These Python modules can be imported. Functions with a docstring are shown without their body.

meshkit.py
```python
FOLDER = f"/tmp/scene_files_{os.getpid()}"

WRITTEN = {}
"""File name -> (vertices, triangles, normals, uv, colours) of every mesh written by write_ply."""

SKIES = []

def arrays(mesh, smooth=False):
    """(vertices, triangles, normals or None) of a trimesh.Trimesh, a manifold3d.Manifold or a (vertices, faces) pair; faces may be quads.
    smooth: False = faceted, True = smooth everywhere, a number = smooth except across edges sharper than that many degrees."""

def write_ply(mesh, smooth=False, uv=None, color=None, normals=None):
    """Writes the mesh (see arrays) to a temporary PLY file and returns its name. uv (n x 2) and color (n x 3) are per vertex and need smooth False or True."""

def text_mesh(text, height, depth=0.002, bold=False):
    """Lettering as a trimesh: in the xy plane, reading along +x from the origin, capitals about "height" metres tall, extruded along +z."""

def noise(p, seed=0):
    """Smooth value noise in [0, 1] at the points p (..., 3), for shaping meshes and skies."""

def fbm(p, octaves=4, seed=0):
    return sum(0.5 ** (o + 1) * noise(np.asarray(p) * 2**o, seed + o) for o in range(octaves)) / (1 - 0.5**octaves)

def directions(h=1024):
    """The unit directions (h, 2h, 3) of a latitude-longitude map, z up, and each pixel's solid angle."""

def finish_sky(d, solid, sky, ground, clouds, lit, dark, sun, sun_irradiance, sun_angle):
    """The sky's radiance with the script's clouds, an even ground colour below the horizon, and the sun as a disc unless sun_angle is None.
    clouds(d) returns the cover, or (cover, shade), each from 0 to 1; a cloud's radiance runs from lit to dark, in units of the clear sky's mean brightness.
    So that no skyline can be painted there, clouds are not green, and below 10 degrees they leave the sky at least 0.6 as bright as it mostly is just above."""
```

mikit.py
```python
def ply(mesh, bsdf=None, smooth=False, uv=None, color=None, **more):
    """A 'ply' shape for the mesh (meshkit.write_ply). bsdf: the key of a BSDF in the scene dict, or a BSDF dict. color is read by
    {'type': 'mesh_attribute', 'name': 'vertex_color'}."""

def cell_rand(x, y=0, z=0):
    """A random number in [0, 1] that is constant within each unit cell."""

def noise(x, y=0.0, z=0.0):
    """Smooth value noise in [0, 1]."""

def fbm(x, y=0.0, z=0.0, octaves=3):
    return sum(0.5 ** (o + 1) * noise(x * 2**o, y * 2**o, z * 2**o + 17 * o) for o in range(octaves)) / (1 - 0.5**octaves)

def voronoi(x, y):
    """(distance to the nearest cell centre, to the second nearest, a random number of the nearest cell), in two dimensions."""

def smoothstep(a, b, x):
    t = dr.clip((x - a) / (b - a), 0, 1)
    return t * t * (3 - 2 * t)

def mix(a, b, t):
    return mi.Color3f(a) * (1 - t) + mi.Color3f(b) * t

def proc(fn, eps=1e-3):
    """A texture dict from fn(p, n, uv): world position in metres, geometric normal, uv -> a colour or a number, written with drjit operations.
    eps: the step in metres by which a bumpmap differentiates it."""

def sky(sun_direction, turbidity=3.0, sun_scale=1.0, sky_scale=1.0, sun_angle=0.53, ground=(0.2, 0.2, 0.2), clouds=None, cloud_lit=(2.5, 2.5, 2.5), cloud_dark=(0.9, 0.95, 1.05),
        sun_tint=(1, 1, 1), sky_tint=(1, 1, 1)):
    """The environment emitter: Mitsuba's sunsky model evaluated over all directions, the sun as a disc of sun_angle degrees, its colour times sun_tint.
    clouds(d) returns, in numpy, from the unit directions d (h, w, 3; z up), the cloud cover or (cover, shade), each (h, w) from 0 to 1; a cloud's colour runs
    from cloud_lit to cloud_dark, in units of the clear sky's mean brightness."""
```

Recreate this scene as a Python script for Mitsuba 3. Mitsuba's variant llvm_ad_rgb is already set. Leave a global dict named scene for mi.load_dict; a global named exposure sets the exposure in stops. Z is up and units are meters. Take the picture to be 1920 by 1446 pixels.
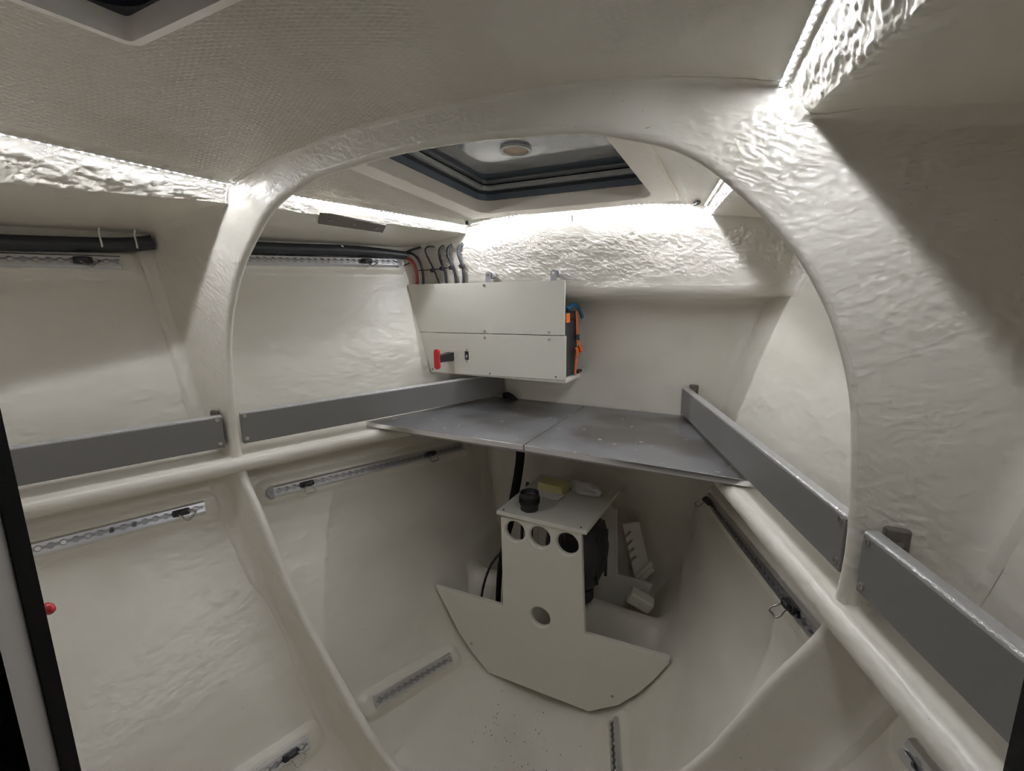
import math, numpy as np, trimesh, manifold3d as m3, mitsuba as mi, drjit as dr, mikit, meshkit
from scipy.interpolate import PchipInterpolator, CubicSpline
from shapely.geometry import Polygon, LineString, Point, box as sbox
from shapely.ops import unary_union
import shapely.affinity as aff

# ---------------------------------------------------------------- camera, light level
scene = {'type': 'scene'}
labels = {}
T = mi.ScalarTransform4f
CAM = np.array([0.6717, 0.0, 0.0])
FWD = np.array([-0.4560, 0.8687, -0.1937]); UP = np.array([-0.0806, 0.1770, 0.9809])
FOCAL = 900.33                                   # pixels of a 1920 wide frame
scene['camera'] = {'type': 'perspective', 'fov_axis': 'x', 'fov': math.degrees(2 * math.atan(960 / FOCAL)), 'near_clip': 0.01, 'far_clip': 50.0,
                   'to_world': T().look_at(origin=CAM.tolist(), target=(CAM + FWD).tolist(), up=UP.tolist())}
LED_POWER = 260.0
exposure = 1.36

# ---------------------------------------------------------------- the hull's lines (x to the right, y forward, z up; metres)
# section at the ring frame (y = 0.9): x, z, then change of x and z per metre forward
HULL = np.array([(1.160, .225, -.385, 0), (1.134, .124, -.385, 0), (1.057, -.119, -.385, 0), (.990, -.386, -.385, 0), (.945, -.56, -.385, 0),
                 (.893, -.70, -.375, 0), (.832, -.84, -.33, 0), (.735, -1.0, -.25, 0), (.610, -1.2, -.19, 0), (.480, -1.42, -.19, .01),
                 (.330, -1.565, -.16, .05), (.165, -1.625, -.08, .10), (0, -1.645, 0, .11)])
_s = np.concatenate([[0], np.cumsum(np.hypot(np.diff(HULL[:, 0]), np.diff(HULL[:, 1])))])
HLEN = _s[-1]
_hs = PchipInterpolator(_s, HULL)
def hull_pt(s, y, side=1):                       # inner skin of the hull, s metres of girth below the deck edge
    h = _hs(s); y = np.asarray(y, float)
    return np.stack([side * (h[..., 0] + h[..., 2] * (y - .9)), y + 0 * h[..., 0], h[..., 1] + h[..., 3] * (y - .9)], -1)
_zt = np.linspace(0, HLEN, 400)
def hull_x(y, z):                                # half breadth at a height
    p = hull_pt(_zt, y)
    return np.interp(-z, -p[:, 2], p[:, 0])
def hull_normal(s, y, side=1):                   # pointing into the cabin
    e = 1e-3
    n = np.cross(hull_pt(s + e, y, side) - hull_pt(s - e, y, side), hull_pt(s, y + e, side) - hull_pt(s, y - e, side)) * side
    return -n / np.linalg.norm(n, axis=-1, keepdims=True)
# the deck: coachroof edge (where the lamps run), foot of the coachroof side
_yk = [-.2, .1, .45, .9, 1.35, 1.68, 1.8, 2.1]
def led_x(y): return np.interp(y, [-.2, .9, 1.79, 2.1], [.841, .665, .4637, .394])
def led_z(y): return np.interp(y, [-.2, .45, .9, 1.79, 2.1], [.372, .332, .303, .276, .268])
def crown(y): return np.interp(y, _yk, [.10, .095, .088, .074, .070, .042, .022, .015])
def foot_x(y): return np.interp(y, [-.2, .45, .88, 1.0, 1.15, 1.79, 2.1], [.954, .804, .706, .668, .629, .4855, .415])
def foot_z(y): return np.interp(y, [-.2, .45, .9, 1.15, 1.79, 2.1], [.218, .235, .251, .2455, .240, .238])
def roof_z(x, y): return led_z(y) + crown(y) * (1 - np.clip(np.abs(x) / led_x(y), 0, 1) ** 2.4)
DECK_Z = .195                                    # underside of the deck at the hull

# ---------------------------------------------------------------- materials
def rgb(c): return {'type': 'rgb', 'value': list(c)}
def prin(base, rough, metal=0.0, **k):
    d = {'type': 'principled', 'base_color': base if isinstance(base, dict) else rgb(base), 'roughness': rough if isinstance(rough, dict) else float(rough), 'metallic': float(metal)}
    d.update(k); return d
def mat(key, bsdf): scene[key] = {'type': 'twosided', 'bsdf': bsdf}
def bumped(bsdf, fn, scale, eps=8e-4): return {'type': 'bumpmap', 'bump': mikit.proc(fn, eps), 'scale': float(scale), 'bsdf': bsdf}
N, F, SS, MIX = mikit.noise, mikit.fbm, mikit.smoothstep, mikit.mix
CREAM, CREAM2 = (.63, .599, .526), (.575, .542, .467)
def col_paint(p, n, uv):                         # brushed topcoat, slightly uneven, with a few pin-sized specks of dirt
    c = MIX(CREAM, CREAM2, SS(.45, .8, F(p.x * 5, p.y * 3.2, p.z * 5)))
    g = SS(.93, .965, N(p.x * 140, p.y * 140, p.z * 140)) * SS(.55, .7, N(p.x * 6, p.y * 6, p.z * 6 + 9))
    return MIX(c, (.30, .25, .19), g * .55)
def hgt_hull(p, n, uv):                          # brush drag along the hull, orange peel
    return .55 * F(p.x * 26, p.y * 9, p.z * 26) + .28 * N(p.x * 90, p.y * 45, p.z * 90) + .12 * N(p.x * 220, p.y * 220, p.z * 220)
def hgt_fibre(p, n, uv):                         # chopped strand mat under paint: short crossing ridges
    q = F(p.x * 16, p.y * 16, p.z * 16)
    r1 = 1 - dr.abs(2 * N(p.x * 70 + p.z * 24 + 3 * q, p.y * 60, p.z * 22 - p.x * 8) - 1)
    r2 = 1 - dr.abs(2 * N(p.x * 22 - p.z * 9, p.y * 60 + 5, p.z * 74 - p.x * 26 + 3 * q) - 1)
    return .5 * r1 * r1 + .5 * r2 * r2 + .35 * N(p.x * 190, p.y * 190, p.z * 190)
def hgt_crinkle(p, n, uv):
    q = F(p.x * 22, p.y * 22, p.z * 22)
    r = 1 - dr.abs(2 * F(p.x * 46 + 2.5 * q, p.y * 46, p.z * 64 + 2 * q) - 1)
    return r * r + .25 * N(p.x * 160, p.y * 160, p.z * 160)
PCOL = mikit.proc(col_paint)
def paint(): return prin(PCOL, .30, specular=.5)
mat('paint_hull', bumped(paint(), hgt_hull, .0036))
mat('paint_roof', bumped(paint(), hgt_hull, .0010))
mat('paint_ring', bumped(paint(), hgt_fibre, .0009))
mat('paint_bulge', bumped(paint(), hgt_crinkle, .0016))
mat('board_grey', prin((.155, .150, .143), .42, specular=.4))
mat('board_edge', bumped(prin((.55, .55, .55), .24, .6), lambda p, n, uv: N(p.x * 300, p.y * 300, p.z * 300), .0012, 4e-4))
mat('panel_grey', prin((.63, .61, .535), .38, specular=.45))
def col_alu(p, n, uv):
    c = MIX((.37, .37, .385), (.25, .235, .225), SS(.35, .7, F(p.x * 4.0 + 5, p.y * 5.0, p.z * 4)))
    return MIX(c, (.62, .62, .64), SS(.78, .86, F(p.x * 34, p.y * 34, 2.0)) * .8)
def rough_alu(p, n, uv): return .30 + .22 * F(p.x * 9, p.y * 9, p.z * 9)
mat('table_metal', prin(mikit.proc(col_alu), mikit.proc(rough_alu), .9))
mat('alu', prin((.66, .66, .68), .30, .95))
mat('alu_dull', prin((.40, .40, .41), .42, .85))
mat('alu_cut', prin((.80, .80, .82), .16, 1.0))
mat('steel', prin((.66, .65, .63), .14, 1.0))
mat('steel_wire', prin((.42, .41, .39), .22, 1.0))
mat('cap_grey', prin((.30, .30, .31), .45))
mat('black_plastic', prin((.014, .015, .017), .38))
mat('rubber', prin((.007, .007, .007), .75, specular=.2))
mat('cable_black', prin((.016, .018, .022), .42))
mat('cable_red', prin((.33, .045, .04), .45))
mat('red_plastic', prin((.52, .02, .025), .3))
mat('orange_web', prin((.80, .16, .03), .7))
mat('blue_plastic', prin((.02, .11, .22), .5))
mat('dark_case', prin((.030, .034, .042), .45))
mat('brown_block', prin((.10, .085, .068), .6))
mat('coaming', bumped(prin((.80, .755, .69), .42), hgt_hull, .0006))
mat('hatch_rubber', prin((.075, .095, .115), .55))
mat('hatch_black', prin((.010, .013, .02), .45))
mat('hatch_rim', prin((.42, .43, .42), .4, .5))
mat('hatch_dark', prin((.045, .058, .072), .35))
def col_cover(p, n, uv): return MIX((.62, .65, .65), (.40, .42, .43), SS(.3, .8, F(p.x * 14, p.y * 14, 4.0)) * .45)
mat('cover_grey', prin(mikit.proc(col_cover), .6))
mat('vent_brown', prin((.42, .33, .26), .7))
mat('trim_tan', bumped(prin((.62, .575, .50), .42), hgt_hull, .0006))
mat('bracket_grey', prin((.33, .33, .34), .35, .5))
mat('led_tape', prin((.75, .75, .75), .5))
mat('yellow_foam', prin((.60, .57, .27), .8))
mat('white_film', prin((.78, .74, .74), .28, spec_trans=0.0, specular=.6))
mat('jamb', bumped(prin((.62, .585, .55), .45), hgt_hull, .0006))
mat('wood_edge', prin((.09, .05, .025), .5))
scene['glass'] = {'type': 'thindielectric', 'int_ior': 1.5}

# ---------------------------------------------------------------- mesh helpers
def lab(key, label, cat=None, group=None, kind=None):
    d = {}
    if label: d['label'] = label
    if cat: d['category'] = cat
    if group: d['group'] = group
    if kind: d['kind'] = kind
    labels[key] = d
def numbered(key):
    if key not in scene and not any(k.startswith(key + '__') for k in scene): return key
    i = 1
    while f'{key}_{i:03d}' in scene or any(k.startswith(f'{key}_{i:03d}__') for k in scene): i += 1
    return f'{key}_{i:03d}'

def put(key, mesh, bsdf, smooth=35, **more):
    key = numbered(key); scene[key] = mikit.ply(mesh, bsdf, smooth, **more); return key
def part(parent, name, mesh, bsdf, smooth=35, **more): return put(parent + '__' + name, mesh, bsdf, smooth, **more)
def tri(m):
    if isinstance(m, m3.Manifold):
        q = m.to_mesh(); return trimesh.Trimesh(np.array(q.vert_properties[:, :3], float), np.array(q.tri_verts), process=False)
    return m
def man(t):
    t = t.copy(); t.merge_vertices()
    return m3.Manifold(m3.Mesh(np.asarray(t.vertices, np.float32), np.asarray(t.faces, np.uint32)))
def cat(*ms): return trimesh.util.concatenate([tri(m) for m in ms])
def xf(m, M):
    m = tri(m).copy(); m.apply_transform(M)
    if np.linalg.det(np.asarray(M)[:3, :3]) < 0: m.invert()
    return m
def frame(o, a, b, c):                           # 4x4 with the columns a, b, c and the origin o
    M = np.eye(4); M[:3, 0], M[:3, 1], M[:3, 2], M[:3, 3] = a, b, c, o; return M
def move(x, y, z): return trimesh.transformations.translation_matrix([x, y, z])
def rot(deg, ax, at=(0, 0, 0)): return trimesh.transformations.rotation_matrix(math.radians(deg), ax, at)
def grid(P, flip=False, wrap=False):
    n, m = P.shape[:2]; i = np.arange(n * m).reshape(n, m)
    if wrap: i = np.concatenate([i, i[:1]], 0)
    a, b, c, d = i[:-1, :-1].ravel(), i[1:, :-1].ravel(), i[1:, 1:].ravel(), i[:-1, 1:].ravel()
    f = np.vstack([np.stack([a, b, c], 1), np.stack([a, c, d], 1)])
    if flip: f = f[:, ::-1]
    return trimesh.Trimesh(P.reshape(-1, 3), f, process=False)
def thicken(m, d):                               # a skin becomes a solid, d metres thick behind its face
    v, f = np.asarray(m.vertices), np.asarray(m.faces)
    n = np.zeros_like(v); fn = np.cross(v[f[:, 1]] - v[f[:, 0]], v[f[:, 2]] - v[f[:, 0]])
    for k in range(3): np.add.at(n, f[:, k], fn)
    n /= np.maximum(np.linalg.norm(n, axis=1, keepdims=True), 1e-12)
    e = np.vstack([f[:, [0, 1]], f[:, [1, 2]], f[:, [2, 0]]]); key = np.sort(e, 1)
    _, inv, cnt = np.unique(key, axis=0, return_inverse=True, return_counts=True)
    b = e[cnt[inv.ravel()] == 1]; k = len(v)
    side = np.vstack([np.stack([b[:, 1], b[:, 0], b[:, 0] + k], 1), np.stack([b[:, 1], b[:, 0] + k, b[:, 1] + k], 1)])
    return trimesh.Trimesh(np.vstack([v, v - n * d]), np.vstack([f, f[:, ::-1] + k, side]), process=False)
def rbox(dx, dy, dz, r=.002, seg=12):            # rounded box about the origin
    r = min(r, .49 * min(dx, dy, dz)); s = m3.Manifold.sphere(r, seg)
    return m3.Manifold.batch_hull([s.translate((sx * (dx / 2 - r), sy * (dy / 2 - r), sz * (dz / 2 - r))) for sx in (-1, 1) for sy in (-1, 1) for sz in (-1, 1)])
def cyl(r, h, seg=24, r2=None): return m3.Manifold.cylinder(h, r, r2 if r2 is not None else r, seg)
def poly_cs(p):
    ps = list(p.geoms) if hasattr(p, 'geoms') else [p]
    return m3.CrossSection([np.asarray(r.coords)[:-1].tolist() for q in ps for r in [q.exterior, *q.interiors]], m3.FillRule.EvenOdd)
def ext(p, h): return poly_cs(p).extrude(h)
def bev(p, h, b):                                # extruded outline with a small stepped bevel
    return ext(p.buffer(-b), h) + ext(p.buffer(-b * .3), h - b).translate((0, 0, b / 2)) + ext(p, h - 2 * b).translate((0, 0, b))
def rrect(x0, y0, x1, y1, r, q=8): return sbox(x0 + r, y0 + r, x1 - r, y1 - r).buffer(r, quad_segs=q)
XZ = frame((0, 0, 0), (1, 0, 0), (0, 0, 1), (0, 1, 0))     # outline (x, z) extruded along +y
def smooth_path(pts, n, closed=False):
    pts = np.asarray(pts, float)
    if closed: pts = np.vstack([pts, pts[:1]])
    d = np.concatenate([[0], np.cumsum(np.linalg.norm(np.diff(pts, axis=0), axis=1))])
    cs = CubicSpline(d, pts, bc_type='periodic' if closed else 'natural')
    t = np.linspace(0, d[-1], n + (1 if closed else 0))
    return cs(t[:-1] if closed else t)
def tube(path, r, seg=10, closed=False):
    path = np.asarray(path, float); n = len(path); r = np.broadcast_to(np.asarray(r, float), (n,))
    t = (np.roll(path, -1, 0) - np.roll(path, 1, 0)) if closed else np.gradient(path, axis=0)
    t /= np.linalg.norm(t, axis=1, keepdims=True)
    u = np.cross(t[0], [0, 0, 1.0]); u = u if np.linalg.norm(u) > .1 else np.cross(t[0], [1.0, 0, 0]); us = []
    for k in range(n):
        u = u - t[k] * (u @ t[k]); u /= np.linalg.norm(u); us.append(u)
    us = np.array(us); vs = np.cross(t, us); a = np.arange(seg) / seg * 2 * math.pi
    P = path[None] + r[None, :, None] * (np.cos(a)[:, None, None] * us[None] + np.sin(a)[:, None, None] * vs[None])
    if closed:
        P = np.concatenate([P, P[:, :1]], 1); return grid(P, wrap=True)
    g = grid(P, wrap=True); k = len(g.vertices); V = np.vstack([g.vertices, path[:1], path[-1:]]); F2 = [g.faces]
    i0 = np.arange(seg) * n; i1 = i0 + n - 1
    F2.append(np.stack([np.full(seg, k), np.roll(i0, -1), i0], 1)); F2.append(np.stack([np.full(seg, k + 1), i1, np.roll(i1, -1)], 1))
    m = trimesh.Trimesh(V, np.vstack(F2), process=False)
    if m.volume < 0: m.invert()
    return m
def lathe(prof, seg=32):
    m = trimesh.creation.revolve(np.asarray(prof, float), sections=seg)
    if m.volume < 0: m.invert()
    return m
def fbmn(P, f, seed=0, oct=3): return meshkit.fbm(np.asarray(P) * f, oct, seed) - .5

# ---------------------------------------------------------------- tie-down rails: where they lie (needed for the raised pads in the hull skin)
def s_at(y, z): return float(np.interp(-z, -hull_pt(_zt, np.full_like(_zt, y))[:, 2], _zt))
RAIL_UP = .013
class Rail: pass
def rail_line(side, y0, z0, y1, z1, pad=.045):
    R = Rail(); R.side = side
    s0, s1 = s_at(y0, z0), s_at(y1, z1)
    R.p0, R.p1 = hull_pt(np.array(s0), y0, side), hull_pt(np.array(s1), y1, side)
    a = R.p1 - R.p0; R.L = float(np.linalg.norm(a)); a = a / R.L
    n = hull_normal(np.array((s0 + s1) / 2), (y0 + y1) / 2, side); n = n - a * (n @ a); n /= np.linalg.norm(n)
    R.a, R.n, R.b, R.pad = a, n, np.cross(n, a), pad
    return R
RAILS = {'up_near_l': rail_line(-1, .16, .098, .818, .096), 'up_far_l': rail_line(-1, .955, .115, 1.722, .124),
         'low_near_l': rail_line(-1, .16, -.685, .836, -.69), 'low_far_l': rail_line(-1, 1.03, -.698, 1.80, -.715),
         'bot_near_l': rail_line(-1, .30, -1.37, .822, -1.398), 'bot_far_l': rail_line(-1, 1.047, -1.425, 1.375, -1.459),
         'low_near_r': rail_line(1, .16, -.685, .815, -.69), 'low_far_r': rail_line(1, 1.03, -.70, 1.775, -.748), 'bot_far_r': rail_line(1, 1.05, -1.425, 1.405, -1.476)}

# ---------------------------------------------------------------- hull skin
def skin(side, s0, s1, ns, y0=-.12, y1=2.02, ny=240):
    S, Y = np.meshgrid(np.linspace(s0, s1, ns), np.linspace(y0, y1, ny), indexing='ij')
    P = hull_pt(S, Y, side); Nn = hull_normal(S, Y, side)
    h = .006 * fbmn(P, (7, 3.0, 7), 3) + .0034 * fbmn(P, (34, 15, 34), 8)
    for R in RAILS.values():
        if R.side != side: continue
        q = P - R.p0; u, v, w = q @ R.a, q @ R.b, q @ R.n
        du, dv = np.abs(u - R.L / 2) - (R.L / 2 + R.pad - .03), np.abs(v) - (.040 - .03)
        sd = np.hypot(np.maximum(du, 0), np.maximum(dv, 0)) + np.minimum(np.maximum(du, dv), 0) - .03
        t = np.clip((.010 - sd) / .020, 0, 1); h = np.where(np.abs(w) < .2, h * (1 - t) + (RAIL_UP) * t * t * (3 - 2 * t), h)
    return P + Nn * h[..., None]
S_FLOOR = s_at(.9, -1.53)
for side, nm in ((-1, 'wall_left'), (1, 'wall_right')):
    put(nm, thicken(grid(skin(side, 0, S_FLOOR, 210), flip=side > 0), .03), 'paint_hull', 45)
lab('wall_left', 'cream painted left side of the hull with rail pads and brush marks', 'hull side', kind='structure')
lab('wall_right', 'cream painted right side of the hull curving down to the floor', 'hull side', kind='structure')
_f = np.concatenate([skin(-1, S_FLOOR, HLEN, 50), skin(1, S_FLOOR, HLEN, 50)[::-1][1:]], 0)
put('floor', thicken(grid(_f), .03), 'paint_hull', 45)
lab('floor', 'cream painted rounded bottom of the hull', 'floor', kind='structure')

# ---------------------------------------------------------------- deck and coachroof, seen from below
HATCH_FAR = rrect(-.317, .985, .322, 1.655, .05); HATCH_NEAR = rrect(-.268, -.12, .268, .484, .010)
import shapely
def deck_section(y, side, fine=False):
    xh = hull_x(y, DECK_Z) + .012; xf, zf, xl, zl = foot_x(y), foot_z(y), led_x(y) + .010, led_z(y)
    t = np.linspace(0, 1, 60 if fine else 22)[:-1]; A = np.stack([xh + (xf - xh) * t, DECK_Z + (zf - DECK_Z) * t], 1)
    t = np.linspace(0, 1, 26 if fine else 9)[:-1]; B = np.stack([xf + (xl - xf) * t, zf + (zl - zf) * t], 1)
    t = np.linspace(1, 0, 270 if fine else 50); x = xl * t; C_ = np.stack([x, roof_z(x, y)], 1)
    q = np.vstack([A, B, C_]); q[:, 0] *= side; return q
def weave(P):                                    # woven cloth telegraphing through the paint: rows along the boat, dashes across
    x, y = P[..., 0], P[..., 1]; g = np.stack([x, y, 0 * x], -1)
    w = .010 * fbmn(g, 7, 71, 2); mk = np.clip((fbmn(g * [3.2, 2.6, 1], 1, 72, 2) + .16) / .22, 0, 1) * np.clip(1.05 - 1.6 * np.clip(x + .12, 0, .5), .12, 1)
    row = (x + w) / .0125; k = np.floor(row); a = np.sin(math.pi * (row - k)); b = np.sin((y + .6 * w) * 2 * math.pi / .0105 + math.pi * (k % 2))
    return (.2 + mk) * (.0014 * a + .0012 * a * b)
def roof_skin(ys, fine):
    sec = []
    for y in ys:
        q = np.vstack([deck_section(y, -1, fine), deck_section(y, 1, fine)[::-1][1:]]); sec.append(np.stack([q[:, 0], np.full(len(q), y), q[:, 1]], 1))
    P = np.array(sec); ax = np.abs(P[..., 0]); band = np.clip((ax - led_x(P[..., 1]) - .009) / .010, 0, 1) * np.exp(-(np.maximum(ax - foot_x(P[..., 1]), 0) / .03) ** 2)
    inner = np.clip((led_x(P[..., 1]) - .012 - ax) / .03, 0, 1)
    h = .006 * fbmn(P, (5, 4, 5), 21) + (.0014 + .0055 * band) * fbmn(P, (34, 20, 44), 5)
    if fine: h = h + inner * (weave(P) + .0012 * fbmn(P, (70, 24, 20), 73)) + (.0038 * band + .0004) * fbmn(P, (170, 100, 170), 74, 2)
    P[..., 2] -= h; P[..., 0] -= np.sign(P[..., 0]) * h * band
    return P
roof = grid(roof_skin(np.linspace(.25, 1.80, 580), True)); cen = roof.triangles_center; cut = np.zeros(len(cen), bool)
for hp in (HATCH_FAR.buffer(.02), HATCH_NEAR.buffer(.006)): cut |= shapely.contains_xy(hp, cen[:, 0], cen[:, 1])
roof.update_faces(~cut)
P = roof_skin(np.linspace(-.12, 2.02, 90), False); P[..., 2] += .012; back = grid(P); cen = back.triangles_center; cut = np.zeros(len(cen), bool)
for hp in (HATCH_FAR.buffer(.05), HATCH_NEAR.buffer(.05)): cut |= shapely.contains_xy(hp, cen[:, 0], cen[:, 1])
back.update_faces(~cut)
put('ceiling', cat(roof, thicken(back, .03)), 'paint_roof', 60)
lab('ceiling', 'cream painted underside of deck and coachroof with woven cloth texture', 'ceiling', kind='structure')

# ---------------------------------------------------------------- forward bulkhead with the thick upper box
def arc(cx, cz, r, a0, a1, n): 
    a = np.radians(np.linspace(a0, a1, n)); return [(cx + r * math.cos(k), cz + r * math.sin(k)) for k in a]
prof = [(1.796, .34 - k * .004) for k in range(82)] + arc(1.836, .012, .040, 180, 270, 9) + [(1.85 + k * .0115, -.0285 - .0006 * k) for k in range(8)] + arc(1.945, .0 - .070, .035, 90, 0, 8) + [(1.98, -.09 - .012 * k) for k in range(134)]
prof = np.array(prof); U = np.linspace(-1, 1, 340); U = np.sign(U) * (1 - (1 - np.abs(U)) ** 1.35)
rows = []
for (py, pz) in prof:
    xh = hull_x(py, max(pz, -1.62)) + .012; x = U * xh; d = np.clip(xh - .012 - np.abs(x), 0, None)
    f = .05; y = py - np.where(d < f, f - np.sqrt(np.maximum(f * f - (f - d) ** 2, 0)), 0) * (1 if pz > -.03 else .6)
    x = np.sign(U) * (np.array([float(hull_x(k, max(pz, -1.62))) for k in y]) + .012 - (xh - np.abs(x))); rows.append(np.stack([x, y, np.full_like(x, pz)], 1))
P = np.array(rows); amp = np.where(P[..., 2] > -.01, .012, .003)
cr_ = 1 - np.abs(2 * meshkit.fbm(P * (72, 72, 100) + 2 * fbmn(P, 30, 33)[..., None], 2, 34) - 1)
P[..., 1] -= amp * fbmn(P, (9, 9, 13), 31) + np.where(P[..., 2] > -.01, .0034, .0003) * cr_ ** 2 * np.clip((.225 - P[..., 2]) / .04, .2, 1) * np.clip((P[..., 2] - .025) / .04, .12, 1)
b = thicken(grid(P), .03)
fc = b.triangles_center
up = fc[:, 2] > -.03
def sub(m, mask):
    m2 = m.copy(); m2.update_faces(mask); m2.remove_unreferenced_vertices(); return m2
put('wall_front__lower_face', sub(b, ~up), 'paint_hull', 50); put('wall_front__upper_box', sub(b, up), 'paint_bulge', 60)
lab('wall_front', 'cream painted forward bulkhead with a thick rough-textured box along its top', 'bulkhead', kind='structure')

# ---------------------------------------------------------------- ring frame
HOLE = np.array([(0, .305), (.14, .301), (.27, .290), (.36, .279), (.43, .260), (.50, .236), (.558, .203), (.611, .156), (.662, .105), (.708, .048), (.748, -.020), (.780, -.098), (.801, -.175),
                 (.813, -.26), (.820, -.36), (.8215, -.46), (.815, -.54), (.793, -.61), (.745, -.70), (.690, -.82), (.635, -.935), (.525, -1.105), (.405, -1.262), (.225, -1.437), (.10, -1.49), (0, -1.505)])
RY = .9
right = np.vstack([HOLE]); poly = np.vstack([right, (right * [-1, 1])[::-1][1:-1]])
hole_poly = Polygon(smooth_path(np.c_[poly, 0 * poly[:, 0]], 500, closed=True)[:, :2])
q = deck_section(RY, 1); hz = hull_pt(np.linspace(s_at(RY, DECK_Z), HLEN, 120), RY)[:, [0, 2]]
o_r = np.vstack([q[::-1], hz[1:]]); o = np.vstack([o_r, (o_r * [-1, 1])[::-1][1:-1]]); outer_poly = Polygon(o)
ctr = np.array([0, -.35]); angs = np.linspace(0, 2 * math.pi, 1500, endpoint=False)
ang_c = np.arctan2(o[:, 1] - ctr[1], o[:, 0] - ctr[0]) % (2 * math.pi); angs = np.unique(np.round(np.concatenate([angs, ang_c]), 5))
def ray_hit(pg, a):
    l = LineString([ctr, ctr + 5 * np.array([math.cos(a), math.sin(a)])]).intersection(pg.exterior)
    pts = [l] if l.geom_type == 'Point' else [g for g in l.geoms if g.geom_type == 'Point']
    return max((p.distance(Point(ctr)) for p in pts))
RT, RR = .028, .013
front = [(0, RT / 2)] + [(RR - RR * math.cos(t), RR - RR * math.sin(t)) for t in np.radians([12, 30, 50, 70, 90])]
ring = []
for a in angs:
    dvec = np.array([math.cos(a), math.sin(a)]); rh, ro = ray_hit(hole_poly, a), ray_hit(outer_poly, a)
    L = max(ro - rh, .03); q_ = ctr + dvec * ro; side_d = abs(abs(q_[0]) - .685); cv = min(.45 * L, .012 + .020 * min(1, max(0, side_d - .03) / .06) * (q_[1] < .27)); w = []
    for s, y in front: w.append((s, y))
    for s in np.linspace(RR, L - cv, 64)[1:]: w.append((s, 0))
    for t in np.radians(np.linspace(0, 80, 8)[1:]): w.append((L - cv + cv * math.sin(t), -(cv - cv * math.cos(t))))
    w.append((L + .012, -cv))
    wb = w[:6] + w[6::8] + w[-1:]; full = w[::-1] + [(s, RT - y) for s, y in wb[1:]]
    ring.append([(ctr[0] + dvec[0] * (rh + s), RY + y, ctr[1] + dvec[1] * (rh + s)) for s, y in full])
ring = np.array(ring)
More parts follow.
